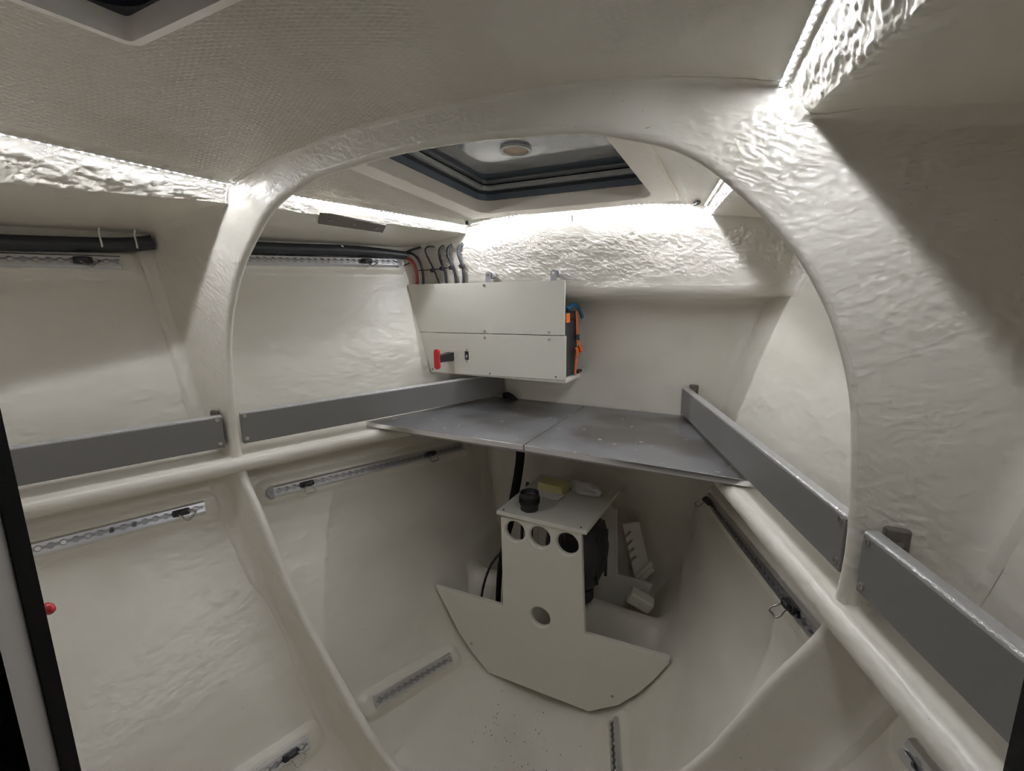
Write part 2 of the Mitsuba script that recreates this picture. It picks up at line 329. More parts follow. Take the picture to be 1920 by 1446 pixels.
def fibres(P):                                   # chopped strand mat under the paint: short crossing ridges
    q = 3 * fbmn(P, 16, 81, 2)[..., None]; x, z = P[..., 0], P[..., 2]; o = 0 * x
    r1 = 1 - np.abs(2 * meshkit.noise(np.stack([(x + .4 * z) * 125, o, (z - .4 * x) * 36], -1) + q, 82) - 1); r2 = 1 - np.abs(2 * meshkit.noise(np.stack([(x - .5 * z) * 36, o, (z + .5 * x) * 125], -1) - q, 83) - 1)
    return (r1 ** 3 + r2 ** 3) * np.clip(fbmn(P, 4.5, 84, 2) * 4 + .75, .25, 1.3)
ring[..., 1] -= .0008 * fibres(ring)
ring[..., 1] -= .004 * fbmn(ring, (9, 9, 9), 41) + .0010 * fbmn(ring, (45, 45, 45), 42); ring[..., 0] += .003 * fbmn(ring, (12, 12, 12), 43)
rg = grid(np.concatenate([ring, ring[:, :1]], 1), wrap=True)
if rg.volume < 0: rg.invert()
put('trim_1', rg, 'paint_ring', True)
lab('trim_1', 'cream painted ring frame with a big rounded opening between the two compartments', 'ring frame', kind='structure')

# ---------------------------------------------------------------- stringers
BX, BK = .8315, .4035                            # inner face of the lee boards: x = BX - BK (y - 0.9)
def stringer(side):
    pr = [(.150, .034), (.085, .034), (.045, .029), (.024, .0235)] + [(.0235 * math.cos(t), .0235 * math.sin(t)) for t in np.radians(np.linspace(68, 252, 16))] + [(.03, -.032), (.075, -.050), (.135, -.074)]
    ysl = np.linspace(.14, 1.975, 200); P = np.zeros((len(pr), len(ysl), 3))
    for i, (ox, oz) in enumerate(pr):
        xc = BX - .0125 - BK * (ysl - .9); P[i] = np.stack([xc + ox, ysl, np.full_like(ysl, -.548 + oz)], 1)
    P += (.004 * fbmn(P, (10, 7, 10), 51) + .0022 * fbmn(P, (50, 30, 50), 52))[..., None] * np.array([1, 0, 1])
    P[..., 0] *= side
    m = grid(np.concatenate([P, P[:1]], 0))
    if m.volume < 0: m.invert()
    return m
for side, nm, w in ((-1, 'trim_2', 'left'), (1, 'trim_3', 'right')):
    put(nm, stringer(side), 'paint_hull', 50); lab(nm, f'round-nosed cream painted stringer along the {w} side of the hull under the grey boards', 'stringer', kind='structure')

# tunnel moulded across the bottom behind the motor cover
xs, ysl = np.linspace(-.50, .50, 70), np.linspace(1.50, 1.96, 50); X, Y = np.meshgrid(xs, ysl, indexing='ij')
Z = -1.66 + .42 * np.exp(-np.abs((Y - 1.70) / .15) ** 2.2) - .02 * (np.abs(X) / .5) ** 2.5; ZH = np.array([[float(np.interp(abs(x), h_[::-1, 0], h_[::-1, 2])) for x in xs] for h_ in (hull_pt(_zt, np.full_like(_zt, y)) for y in ysl)]).T - .006
Z = .03 * np.logaddexp(Z / .03, ZH / .03); P = np.stack([X, Y, Z], -1); P[..., 2] += .008 * fbmn(P, (12, 12, 12), 61)
m = thicken(grid(P), .02)
put('trim_4', m, 'paint_hull', True); lab('trim_4', 'cream painted tunnel moulded across the bottom behind the motor cover', 'tunnel', kind='structure')

# ---------------------------------------------------------------- near bulkhead with its doorway
zz = np.linspace(s_at(.16, DECK_Z), HLEN, 60); hq = hull_pt(zz, .16)[:, [0, 2]]; dq = deck_section(.16, 1)[::-1]
o_r = np.vstack([dq, hq[1:]]); outl = Polygon(np.vstack([o_r, (o_r * [-1, 1])[::-1][1:-1]])).buffer(.01)
door = rrect(-.05, -.95, .757, .36, .05)
put('wall_back__plate', xf(ext(outl.difference(door), .024), move(0, .148, 0) @ XZ), 'jamb', 30)
put('wall_back__gasket', xf(ext(door.buffer(.004).difference(door.buffer(-.0045)), .0165), move(0, .172, 0) @ XZ), 'rubber', 30)
lab('wall_back', 'near bulkhead whose doorway the photograph looks through', 'bulkhead', kind='structure'); lab('wall_back__gasket', 'black rubber door gasket')

# ---------------------------------------------------------------- hatches
def hatch(key, outer, inner, z_of, lid_fn):
    def slope(m): m = tri(m).copy(); m.vertices[:, 2] += z_of(m.vertices[:, 1]); return m
    put(key + '__trim_frame', slope(bev(outer.difference(inner), .045, .003)), 'trim_tan', 30)
    put(key + '__rubber_seal', slope(ext(outer.buffer(-.02).difference(inner.buffer(-.006)), .020).translate((0, 0, .0452))), 'hatch_rubber', 30)
    put(key + '__black_seal', slope(ext(outer.buffer(-.03).difference(inner.buffer(-.010)), .010).translate((0, 0, .0655))), 'hatch_black', 30)
    put(key + '__rim', slope(bev(outer.buffer(-.03).difference(inner.buffer(-.030)), .014, .004).translate((0, 0, .076))), 'hatch_rim', 30)
    lid_fn(key, slope)
def far_lid(key, slope):
    r = HATCH_FAR
    put(key + '__pane', slope(trimesh.Trimesh([(-.30, 1.00, .0925), (.305, 1.00, .0925), (.305, 1.64, .0925), (-.30, 1.64, .0925)], [(0, 2, 1), (0, 3, 2)], process=False)), 'glass', False)
    put(key + '__lid', slope(ext(r.buffer(.03), .012).translate((0, 0, .118))), 'hatch_dark', 30)
    put(key + '__side', slope(ext(r.buffer(.03).difference(r.buffer(-.028)), .026).translate((0, 0, .0935))), 'hatch_dark', 30)
    k = key + '__pane__vent'
    put(k, slope(cyl(.041, .003, 44).translate((-.014, 1.346, .0895))), 'vent_brown', 40); labels[k] = {'label': 'beige round vent'}
    put(key + '__pane__vent_ring', slope((cyl(.046, .007, 44) - cyl(.038, .03, 44).translate((0, 0, -.01))).translate((-.014, 1.346, .0845))), 'cover_grey', 40)
hatch('window_1', rrect(-.395, .936, .397, 1.725, .012), HATCH_FAR, lambda y: .336 - .085 * (y - 1.1), far_lid)
lab('window_1', 'roof hatch in the far compartment with a dark pane and a round vent', 'hatch', kind='structure')
r = HATCH_NEAR; up_ = lambda m, z: tri(m).copy().apply_transform(move(0, 0, z))
put('window_2__coaming', up_(ext(r.buffer(.014).difference(r), .036), .398), 'coaming', 30)
inn = rrect(-.262, -.10, .262, .478, .06)
put('window_2__black_seal', up_(ext(r.buffer(.014).difference(inn), .012), .434), 'hatch_black', 30)
put('window_2__seal_lip', up_(ext(r.buffer(.010).difference(inn.buffer(-.018)), .012), .452), 'hatch_black', 30)
put('window_2__lid', up_(ext(r.buffer(.02), .010), .480), 'hatch_black', 30)
k = part('window_2', 'handle', up_(rbox(.050, .016, .010, .004), 0).apply_transform(move(-.205, .425, .455) @ rot(18, (0, 0, 1))), 'bracket_grey', 30); labels[k] = {'label': 'small grey catch'}
lab('window_2', 'corner of the near roof hatch with cream trim and a black opening', 'hatch', kind='structure')

# ---------------------------------------------------------------- lamps: strips of light emitting diodes along the coachroof edge
def led_strip(label, pts, pitch=.018, connector=None):
    key = numbered('led_strip'); pts = np.asarray(pts, float)
    d = np.concatenate([[0], np.cumsum(np.linalg.norm(np.diff(pts, axis=0), axis=1))]); L = d[-1]
    f = lambda t: np.stack([np.interp(t, d, pts[:, k]) for k in range(3)], -1)
    def cross(t): a = f(np.minimum(t + .004, L)) - f(np.maximum(t - .004, 0)); a /= np.linalg.norm(a, axis=-1, keepdims=True); return a, np.cross(a, [0, 0, 1.0])
    t = np.linspace(0, L, max(int(L / .02), 3)); a, b = cross(t); c = f(t); w = .005; hh = .0018
    P = np.stack([c - b * w, c + b * w, c + b * w - [0, 0, hh], c - b * w - [0, 0, hh]], 0)
    tape = grid(P, wrap=True); 
    if tape.volume < 0: tape.invert()
    part(key, 'tape', tape, 'led_tape', 30)
    chips = []
    for tt in np.arange(pitch / 2, L, pitch):
        a, b = cross(np.array(tt)); chips.append(xf(trimesh.creation.box((.0048, .0046, .0014)), frame(f(np.array(tt)) - [0, 0, hh + .0007], a, b, np.cross(a, b))))
    k = part(key, 'diodes', trimesh.util.concatenate(chips), 'led_tape', False, emitter={'type': 'area', 'radiance': rgb((LED_POWER * .97, LED_POWER, LED_POWER * 1.06))})
    labels[k] = {'label': 'row of bright white diodes', 'kind': 'stuff'}
    lab(key, label, 'LED strip', 'LED light strips along the roof edge')
    if connector is not None:
        k = part(key, 'connector', xf(rbox(.034, .014, .012, .003), frame(connector, (.5, -.86, 0), (.86, .5, 0), (0, 0, 1))), 'black_plastic', 30); labels[k] = {'label': 'black wire connector'}
for side, w in ((-1, 'left'), (1, 'right')):
    y = np.linspace(.20, .885, 30); led_strip(f'row of white LEDs along the {w} roof edge in the near compartment', np.stack([side * (led_x(y) - .001), y, led_z(y) - .0065], 1))
    y = np.linspace(.945, 1.775, 30); led_strip(f'row of white LEDs along the {w} roof edge in the far compartment', np.stack([side * (led_x(y) - .001), y, led_z(y) - .0065], 1),
                                                connector=(side * (led_x(1.745) - .03), 1.745, led_z(1.745) - .004))
x = np.linspace(-.44, .44, 40); led_strip('row of white LEDs across the top of the forward bulkhead', np.stack([x, 1.766 + 0 * x, roof_z(x, 1.766 + 0 * x) - .0075], 1))

# ---------------------------------------------------------------- lee boards
def screw_head(r=.006): return cyl(r, .0022, 20) - cyl(r * .42, .004, 6).translate((0, 0, .0012))
SCREW = mikit.ply(tri(screw_head()), 'steel', 30)
def add_screw(parent, p, n, scale=1.0, name='screw', bsdf='steel'):
    n = np.asarray(n, float) / np.linalg.norm(n); u = np.cross(n, [.3, .2, .93]); u /= np.linalg.norm(u)
    key = numbered(parent + '__' + name); scene[key] = {**SCREW, 'bsdf': {'type': 'ref', 'id': bsdf}, 'to_world': T(frame(p, u * scale, np.cross(n, u) * scale, n * scale).tolist())}
    return key
def lee_board(side, y0, y1, label, screws, blocks):
    key = numbered('lee_board'); th, zt, zb = .024, -.3795, -.4865
    L = (y1 - y0) * math.hypot(1, BK); a = np.array([-BK, 1, 0]); a /= np.linalg.norm(a); out = np.array([a[1], -a[0], 0])
    o = np.array([BX - BK * (y0 - .9), y0, 0]); M = frame(o, a, out, (0, 0, 1)); S = np.diag([side, 1, 1, 1.0])
    body = rbox(L, th, zt - zb - .006, .003).translate((L / 2, th / 2, (zt + zb) / 2 - .003)); part(key, 'board', xf(xf(body, M), S), 'board_grey', 30)
    edge = rbox(L, th, .011, .0045, 16).translate((L / 2, th / 2, zt - .0055)); k = part(key, 'top_edge', xf(xf(edge, M), S), 'board_edge', 40); labels[k] = {'label': 'bright metal top edge'}
    for u, z in screws: add_screw(key + '__board', (M @ [u if u > 0 else L + u, 0, z, 1])[:3] * [side, 1, 1], -out * [side, 1, 1], 1.05)
    for yb, xo in blocks:
        xi = BX - BK * (yb - .9) + .027; bl = xf(rbox(xo - xi, .014, .118, .0055), move((xo + xi) / 2, yb, -.428)); k = part(key, 'mounting_block', xf(bl, S), 'brown_block', 30); labels[k] = {'label': 'brown mounting plate'}
        add_screw(k, np.array([xo - .014, yb - .0072, -.393]) * [side, 1, 1], (0, -1, 0), .9)
    lab(key, label, 'board', 'grey boards along the hull sides')
E1 = [(-.014, -.393), (-.014, -.470)]; E0 = [(.012, -.394), (.012, -.470)]
lee_board(-1, .16, .884, 'dark grey board on the left hull side in front of the ring frame', E1, [(.8885, .899)])
lee_board(-1, .932, 1.964, 'long dark grey board on the left hull side behind the ring frame', E0, [])
lee_board(1, .16, .884, 'dark grey board at the right edge in front of the ring frame', E1, [(.8885, .899)])
lee_board(1, .929, 1.964, 'long dark grey board on the right running back to the metal table', E0, [(1.966, .463)])

# ---------------------------------------------------------------- tie-down rails
PITCH = .0262
def build_rail(R, label, cap0=False, cap1=False, screws=4, off=2):
    key = numbered('tie_down_rail'); L = R.L; M = frame(R.p0 + R.n * (RAIL_UP + .0005), R.a, R.b, R.n)
    prof_ = Polygon([(-.0205, 0), (.0205, 0), (.0205, .0045), (.0145, .0118), (-.0145, .0118), (-.0205, .0045)])
    lay = lambda m: m3.Manifold(m.to_mesh()).transform(np.array([[0, 0, 1, 0], [1, 0, 0, 0], [0, 1, 0, 0]], float))
    us = np.arange(PITCH * .6, L - .006, PITCH)
    slot = unary_union([sbox(.004, -.0042, L + .01, .0042)] + [Point(u, 0).buffer(.0090, quad_segs=5) for u in us])
    body = lay(ext(prof_, L)) - ext(slot, .02).translate((0, 0, .002)) - m3.Manifold.cube((L - .004, .023, .0055), False).translate((.002, -.0115, .0022))
    part(key, 'rail', xf(body, M), 'alu', 30)
    k2 = part(key, 'channel', xf(m3.Manifold.cube((L - .008, .022, .001), False).translate((.004, -.011, .0023)), M), 'alu_dull', False); labels[k2] = {'label': 'dull metal bottom of the slot'}
    for k, u in enumerate(us):
        if k % screws == off % screws: add_screw(key + '__rail', (M @ [u, 0, .0040, 1])[:3], R.n, 1.0)
    for flag, u, sg in ((cap0, 0, -1), (cap1, L, 1)):
        if flag:
            c = ext(Point(0, 0).buffer(.0225, quad_segs=10).intersection(sbox(0, -.03, .03, .03)), .0125) - cyl(.0028, .02, 12).translate((.008, 0, .005))
            k = part(key, 'end_cap', xf(xf(c, np.diag([sg, 1, 1, 1.0])), M @ move(u, 0, 0)), 'cap_grey', 30); labels[k] = {'label': 'grey rounded end cap'}
    lab(key, label, 'rail'); R.M = M; return R
RL = 'silver perforated tie-down rail '
build_rail(RAILS['up_near_l'], RL + 'below the black cable loom in the near left compartment', screws=2, off=1)
build_rail(RAILS['up_far_l'], RL + 'below the cable loom behind the ring frame', cap1=True, screws=8, off=3)
build_rail(RAILS['low_near_l'], RL + 'low on the left in front of the ring frame', screws=2, off=0)
build_rail(RAILS['low_far_l'], RL + 'on the left hull side running back under the metal table', cap0=True, screws=9, off=7)
build_rail(RAILS['bot_near_l'], RL + 'at the bottom left edge of the picture', screws=2, off=1)
build_rail(RAILS['bot_far_l'], 'short silver perforated tie-down rail left of the beige motor cover', screws=6, off=0)
build_rail(RAILS['low_near_r'], RL + 'at the bottom right corner of the picture')
build_rail(RAILS['low_far_r'], RL + 'on the right hull side under the round stringer', screws=9, off=4)
build_rail(RAILS['bot_far_r'], RL + 'in front of the beige motor cover at the bottom')
def fitting(R, u, label, ring_dir, spread=1.0):
    key = numbered('rail_ring'); M = R.M @ move(u, 0, .0118)
    core = rbox(.046, .021, .010, .004).translate((0, 0, .005)) + m3.Manifold.batch_hull([m3.Manifold.sphere(.009, 16).translate((sx * .008, 0, .012)) for sx in (-1, 1)]) + cyl(.0075, .010, 20).translate((.015, 0, .004))
    part(key, 'body', xf(core, M), 'black_plastic', 30)
    d = np.asarray(ring_dir, float); d /= np.linalg.norm(d); e = np.array([1.0, 0, 0]); e = e - d * (e @ d); e /= np.linalg.norm(e)
    q = [(-.010, .0), (.010, .0), (.0125, .010), (.0185, .030), (.0165, .0345), (.0, .0355), (-.0165, .0345), (-.0185, .030), (-.0125, .010)]
    pts = np.array([np.array([0, 0, .013]) + e * x_ * spread + d * y_ for x_, y_ in q])
    k = part(key, 'ring', xf(tube(smooth_path(pts, 60, True), .0023, 8, True), M), 'steel_wire', 50); labels[k] = {'label': 'bent steel wire ring'}
    lab(key, label, 'ring fitting', 'black rail fittings with steel rings')
def u_of(R, y): return (y - R.p0[1]) / R.a[1]
def down(R): return np.array([R.a @ [0, 0, -1], R.b @ [0, 0, -1], .35])
r = RAILS['up_near_l']; fitting(r, u_of(r, .735), 'black fitting on the near upper left rail, its ring lying along the rail', (.8, -.5, .35))
r = RAILS['up_far_l']; fitting(r, u_of(r, 1.585), 'black fitting near the end of the upper left rail behind the ring frame', (.45, -.55 if r.b[2] > 0 else .55, .4))
r = RAILS['low_near_l']; fitting(r, u_of(r, .775), 'black fitting at the end of the low left rail, its ring turned forward', (.75, -.6 if r.b[2] > 0 else .6, .4))
r = RAILS['low_far_l']; fitting(r, u_of(r, 1.137), 'black fitting near the capped end of the left rail under the stringer', down(r)); fitting(r, u_of(r, 1.634), 'black fitting on the left rail just below the metal table', down(r))
r = RAILS['bot_near_l']; fitting(r, u_of(r, .765), 'black fitting on the rail at the bottom left edge', (.55, -.8 if r.b[2] > 0 else .8, .4))
r = RAILS['low_far_r']; fitting(r, u_of(r, 1.145), 'black fitting on the right rail beside the ring frame', down(r) + [-.15, 0, .4]); fitting(r, u_of(r, 1.735), 'black fitting on the right rail under the corner of the metal table', down(r) + [0, 0, .5])

# ---------------------------------------------------------------- metal table
TZ = -.500
def table_half(side):
    p = Polygon([(0, 1.360), (.690, 1.352), (.455, 1.974), (0, 1.974)]); p = p.buffer(-.001)
    m = tri(bev(p, .004, .0008).translate((0, 0, TZ - .004))); return xf(m, np.diag([side, 1, 1, 1.0]))
for side, w in ((-1, 'left'), (1, 'right')):
    key = numbered('table_plate'); part(key, 'plate', table_half(side), 'table_metal', 30)
    lip = xf(rbox(.686, .004, .019, .0015).translate((.3455, 0, 0)), np.diag([side, 1, 1, 1.0])); lip.apply_transform(rot(-.66 * side, (0, 0, 1))); lip.apply_transform(move(0, 1.360, TZ - .0095))
    k = part(key, 'front_lip', lip, 'alu_cut', 30); labels[k] = {'label': 'bright folded front lip'}
    lab(key, f'{w} half of the stained aluminium table top between the hull sides', 'table top')
key = numbered('table_beam'); part(key, 'web', xf(rbox(1.16, .004, .042, .001), move(0, 1.43, TZ - .030)), 'table_metal', 30); part(key, 'flange', xf(rbox(1.16, .04, .004, .001), move(0, 1.45, TZ - .051)), 'table_metal', 30)
lab(key, 'aluminium angle beam under the front of the metal table', 'beam')

# ---------------------------------------------------------------- switch box on the bulkhead
key = 'switch_box'; YB = 1.745; TH = .008
def bx(x, z, yr=1.705): k = YB / yr; return (.6717 + (x - .6717) * k, z * k)
upc = Polygon([bx(*q, 1.72) for q in ((-.751, .032), (-.003, .036), (-.003, -.1695), (-.7005, -.1765))]); loc = Polygon([bx(*q, 1.72) for q in ((-.700, -.179), (.003, -.172), (.003, -.344), (-.643, -.355))])
part(key, 'upper_cover', xf(bev(upc, TH, .0012), move(0, YB, 0) @ XZ), 'panel_grey', 30); part(key, 'lower_cover', xf(bev(loc, TH, .0012), move(0, YB + .001, 0) @ XZ), 'panel_grey', 30)
XE, ZB = bx(.003, -.344, 1.72)
part(key, 'bottom_plate', bev(Polygon([(-.63, YB + TH), (XE, YB + TH), (XE, 1.92), (XE - .014, 1.955), (XE - .04, 1.966), (-.55, 1.966)]), .014, .002).translate((0, 0, ZB - .014)), 'panel_grey', 30)
sl = Polygon([bx(*q, 1.72) for q in ((-.745, .030), (-.737, .030), (-.632, -.350), (-.640, -.350))]); part(key, 'side_plate', xf(ext(sl, .05), move(0, YB + TH, 0) @ XZ), 'panel_grey', 30)
for x_, z_ in ((-.345, .022), (-.060, .029), (-.347, -.163), (-.060, -.159)): q = bx(x_, z_); add_screw(key + '__upper_cover', (q[0], YB, q[1]), (0, -1, 0), .95)
for x_, z_ in ((-.348, -.190), (-.060, -.186)): q = bx(x_, z_); add_screw(key + '__lower_cover', (q[0], YB + .001, q[1]), (0, -1, 0), .9)
for x_, z_ in ((-.622, -.339), (-.327, -.338), (-.031, -.330)): q = bx(x_, z_); add_screw(key + '__lower_cover', (q[0], YB + .001, q[1]), (0, -1, 0), .5, bsdf='black_plastic')
lab(key, 'light grey two-panel switch box on the bulkhead above the left board', 'switch box')
for x_ in (-.361, -.068):
    xq, zq = bx(x_, .065, 1.75); yq = YB + .014
    k = numbered('box_bracket'); o_ = rrect(-.0125, -.036, .0125, .014, .012)
    part(k, 'strap', xf(bev(o_, .004, .0008), move(xq, yq, zq) @ XZ), 'bracket_grey', 30); part(k, 'spacer', xf(cyl(.013, .026, 20), frame((xq + .008, yq + .006, zq - .002), (1, 0, 0), (0, 0, 1), (0, 1, 0))), 'cap_grey', 30); add_screw(k + '__strap', (xq, yq, zq), (0, -1, 0), .9)
    lab(k, 'grey bracket with one screw above the %s screw of the switch box' % ('middle' if x_ < -.2 else 'right'), 'bracket')
k = 'battery_switch'; xq, zq = bx(-.522, -.276)
part(k, 'shaft', xf(m3.Manifold.batch_hull([rbox(.036, .038, .004, .002).translate((0, 0, .002)), rbox(.022, .030, .004, .002).translate((0, 0, .095))]), frame((xq, YB + .001, zq), (1, 0, 0), (0, 0, 1), (0, -1, 0))), 'black_plastic', 30)
hd = xf(m3.Manifold.batch_hull([cyl(.013, .010, 28).translate((0, sg * .030, 0)) for sg in (-1, 1)]), frame((xq, YB - .095, zq), (1, 0, 0), (0, 0, 1), (0, -1, 0)))
k2 = part(k, 'handle', hd, 'red_plastic', 30); labels[k2] = {'label': 'red turning handle'}
lab(k, 'red battery switch handle on a black shaft on the lower panel', 'battery switch')
k = 'meter_socket'; xq, zq = bx(-.439, -.268); part(k, 'face', xf(rbox(.019, .037, .003, .001), frame((xq, YB + .0005, zq), (1, 0, 0), (0, 0, 1), (0, -1, 0))), 'black_plastic', 30); part(k, 'slot', xf(rbox(.009, .014, .004, .001), frame((xq, YB, zq - .004), (1, 0, 0), (0, 0, 1), (0, -1, 0))), 'cap_grey', 30)
for dz_ in (.025, -.026): add_screw(k, (xq, YB + .001, zq + dz_), (0, -1, 0), .42, bsdf='black_plastic')
lab(k, 'small black rectangular socket beside the red switch', 'socket')

# battery strapped in the open end of the box
k = 'battery'; XB = XE - .014; ZP = ZB + .0005
part(k, 'case', xf(rbox(.33, .15, .235, .008), move(XB - .167, 1.845, ZP + .1185)), 'dark_case', 30); part(k, 'lid', xf(rbox(.335, .158, .03, .008), move(XB - .167, 1.845, ZP + .247)), 'dark_case', 30)
k2 = part(k, 'label_patch', xf(rbox(.002, .042, .036, .001), move(XB + .0015, 1.80, ZP + .240)), 'orange_web', 30); labels[k2] = {'label': 'orange warning label'}
part(k, 'foot', xf(rbox(.02, .05, .012, .003), move(XB - .002, 1.935, ZP + .0065)), 'black_plastic', 30)
lab(k, 'dark battery standing in the open right end of the switch box', 'battery')
k = 'orange_strap'
st = lambda pts, w, nm: part(k, nm, cat(*[m3.Manifold.batch_hull([m3.Manifold.sphere(.0016, 8).translate((XB + p[0], p[1] + dy, ZP + p[2])) for p in (a_, b_) for dy in (-w, w)]) for a_, b_ in zip(pts, pts[1:])]), 'orange_web', 30)
st([(.004, 1.890, .262), (.006, 1.892, .215), (.007, 1.894, .165)], .010, 'upper_band'); st([(.008, 1.886, .105), (.009, 1.878, .06), (.010, 1.868, .006)], .009, 'lower_band')
st([(.008, 1.890, .145), (.020, 1.895, .122), (.024, 1.905, .098), (.016, 1.911, .092), (.010, 1.900, .118)], .012, 'loop'); st([(.010, 1.872, .115), (.022, 1.858, .106), (.022, 1.858, .080)], .011, 'tail')
k2 = part(k, 'buckle', xf(rbox(.008, .030, .026, .003), move(XB + .008, 1.895, ZP + .155)), 'dark_case', 30); labels[k2] = {'label': 'dark buckle'}
lab(k, 'orange webbing strap with a loop around the dark battery', 'strap')
k = 'blue_clamp'; pth = smooth_path([(XB - .012, 1.820, ZP + .274), (XB + .002, 1.850, ZP + .290), (XB + .008, 1.885, ZP + .284), (XB + .010, 1.918, ZP + .262), (XB + .012, 1.936, ZP + .235)], 20); put(k, tube(pth, np.linspace(.010, .007, 20), 10), 'blue_plastic', 50)
lab(k, 'blue plastic strap end over the top of the dark battery', 'strap end')

# ---------------------------------------------------------------- cables
def cable(label, pts, r, bsdf='cable_black', cat_='cable', group=None, n=40, name='cable'):
    key = put(name, tube(smooth_path(pts, n), r, 12), bsdf, 60); lab(key, label, cat_, group); return key
hn = lambda y, z, off: np.array([-(hull_x(y, z) - off), y, z])
key = numbered('cable_loom'); part(key, 'sleeve', tube(smooth_path([hn(.17, .142, .036), hn(.35, .146, .036), hn(.57, .147, .036), hn(.75, .151, .036), hn(.845, .157, .038), hn(.893, .166, .046)], 60), .0225, 18), 'cable_black', 60)
for y_ in (.765, .845):
    e_ = hn(y_, .17, .040); k2 = part(key, 'tie', tube(smooth_path([e_ + [.030, 0, .030], e_ + [.022, 0, .014], e_ + [.026, 0, -.006], e_ + [.024, .002, -.026]], 14), .0028, 8), 'panel_grey', 50); labels[k2] = {'label': 'painted cable tie'}
lab(key, 'thick black cable loom along the left deck edge in front of the ring frame', 'cable loom')
key = numbered('cable_loom'); part(key, 'sleeve', tube(smooth_path([hn(.93, .160, .036), hn(1.1, .164, .036), hn(1.3, .166, .034), hn(1.5, .170, .034), hn(1.66, .166, .036), hn(1.75, .160, .040)], 60), np.r_[np.full(45, .0215), np.linspace(.0215, .017, 15)], 18), 'cable_black', 60)
k2 = add_screw(key, hn(1.475, .182, .022) + [.03, 0, 0], (.7, -.6, 0), 1.0)
lab(key, 'thick black cable loom along the left deck edge behind the ring frame', 'cable loom')
cable('thick red cable bending down from the loom into the switch box', [(-.800, 1.755, .158), (-.775, 1.762, .148), (-.748, 1.765, .125), (-.736, 1.768, .09), (-.738, 1.770, .02)], .0072, 'cable_red')
cable('black cable beside the thick red cable at the end of the loom', [(-.800, 1.755, .174), (-.760, 1.762, .170), (-.722, 1.765, .145), (-.703, 1.768, .10), (-.703, 1.770, .02)], .0058)
cable('short black cable stub from the end of the loom to the bulkhead', [(-.79, 1.755, .170), (-.755, 1.768, .184), (-.722, 1.79, .196)], .0052)
WG = 'black cables dropping into the switch box'
cable('thin black cable kinked at its top, first from the red cable', [(-.650, 1.80, .194), (-.668, 1.777, .195), (-.684, 1.775, .187), (-.679, 1.775, .158), (-.649, 1.775, .104), (-.612, 1.775, .02)], .0038, group=WG)
cable('black cable between the thin kinked cable and the two tied ones', [(-.600, 1.805, .198), (-.608, 1.782, .185), (-.610, 1.775, .165), (-.603, 1.775, .127), (-.584, 1.775, .082), (-.580, 1.775, .02)], .0062, group=WG)
cable('black cable second from the right with a tie at its middle', [(-.558, 1.805, .200), (-.566, 1.782, .185), (-.568, 1.775, .165), (-.553, 1.775, .125), (-.535, 1.775, .085), (-.528, 1.775, .02)], .0062, group=WG)
cable('rightmost black cable with a square tie, beside the rough bulkhead', [(-.502, 1.805, .200), (-.510, 1.782, .185), (-.512, 1.775, .165), (-.499, 1.775, .123), (-.489, 1.775, .088), (-.490, 1.775, .02)], .0066, group=WG)
def tie(label, pts, head=None):
    key = numbered('cable_tie'); part(key, 'band', tube(smooth_path(pts, 16), .0028, 6), 'black_plastic', 50)
    for h_ in head or []: part(key, 'head', xf(rbox(.020, .016, .017, .003), move(*h_)), 'black_plastic', 30)
    lab(key, label, 'cable tie', 'black cable ties')
tie('black cable tie spanning the cables beside the red cable', [(-.718, 1.764, .094), (-.66, 1.766, .094), (-.60, 1.764, .097), (-.54, 1.764, .102)], [(-.645, 1.768, .092), (-.594, 1.768, .098), (-.545, 1.768, .100)])
tie('black cable tie on the rightmost cable', [(-.507, 1.766, .106), (-.492, 1.764, .106), (-.476, 1.766, .105)], [(-.491, 1.769, .105)])
tie('black cable tie sticking out left from the red cable', [(-.832, 1.74, .095), (-.80, 1.75, .112), (-.765, 1.758, .127)])

# plate bolted under the left side deck
k = 'backing_plate'; pts = np.array([(-.578, 1.125), (-.560, 1.155), (-.520, 1.40), (-.640, 1.470), (-.668, 1.205)]); dz_ = lambda x_, y_: foot_z(y_) + (DECK_Z - foot_z(y_)) * (np.abs(x_) - foot_x(y_)) / (hull_x(1.3, DECK_Z) - foot_x(1.3))
m = tri(bev(Polygon([(-.600, 1.13), (-.585, 1.16), (-.570, 1.40), (-.655, 1.475), (-.690, 1.20)]), .006, .001)); m.vertices[:, 2] += np.array([dz_(a_, b_) for a_, b_, _ in m.vertices]) - .008; part(k, 'plate', m, 'brown_block', 30)
for x_, y_ in ((-.632, 1.20), (-.626, 1.30), (-.618, 1.40)): add_screw(k + '__plate', (x_, y_, dz_(x_, y_) - .008), (0, 0, -1), 1.1, 'bolt', 'cap_grey')
lab(k, 'grey-brown backing plate bolted under the left side deck', 'plate')
k = 'roof_bolt'; put(k, xf(cat(cyl(.007, .010, 16), cyl(.0045, .012, 12).translate((0, 0, -.011))), move(.007, 1.765, .262)), 'panel_grey', 30); lab(k, 'painted bolt end at the top of the bulkhead under the hatch', 'bolt')

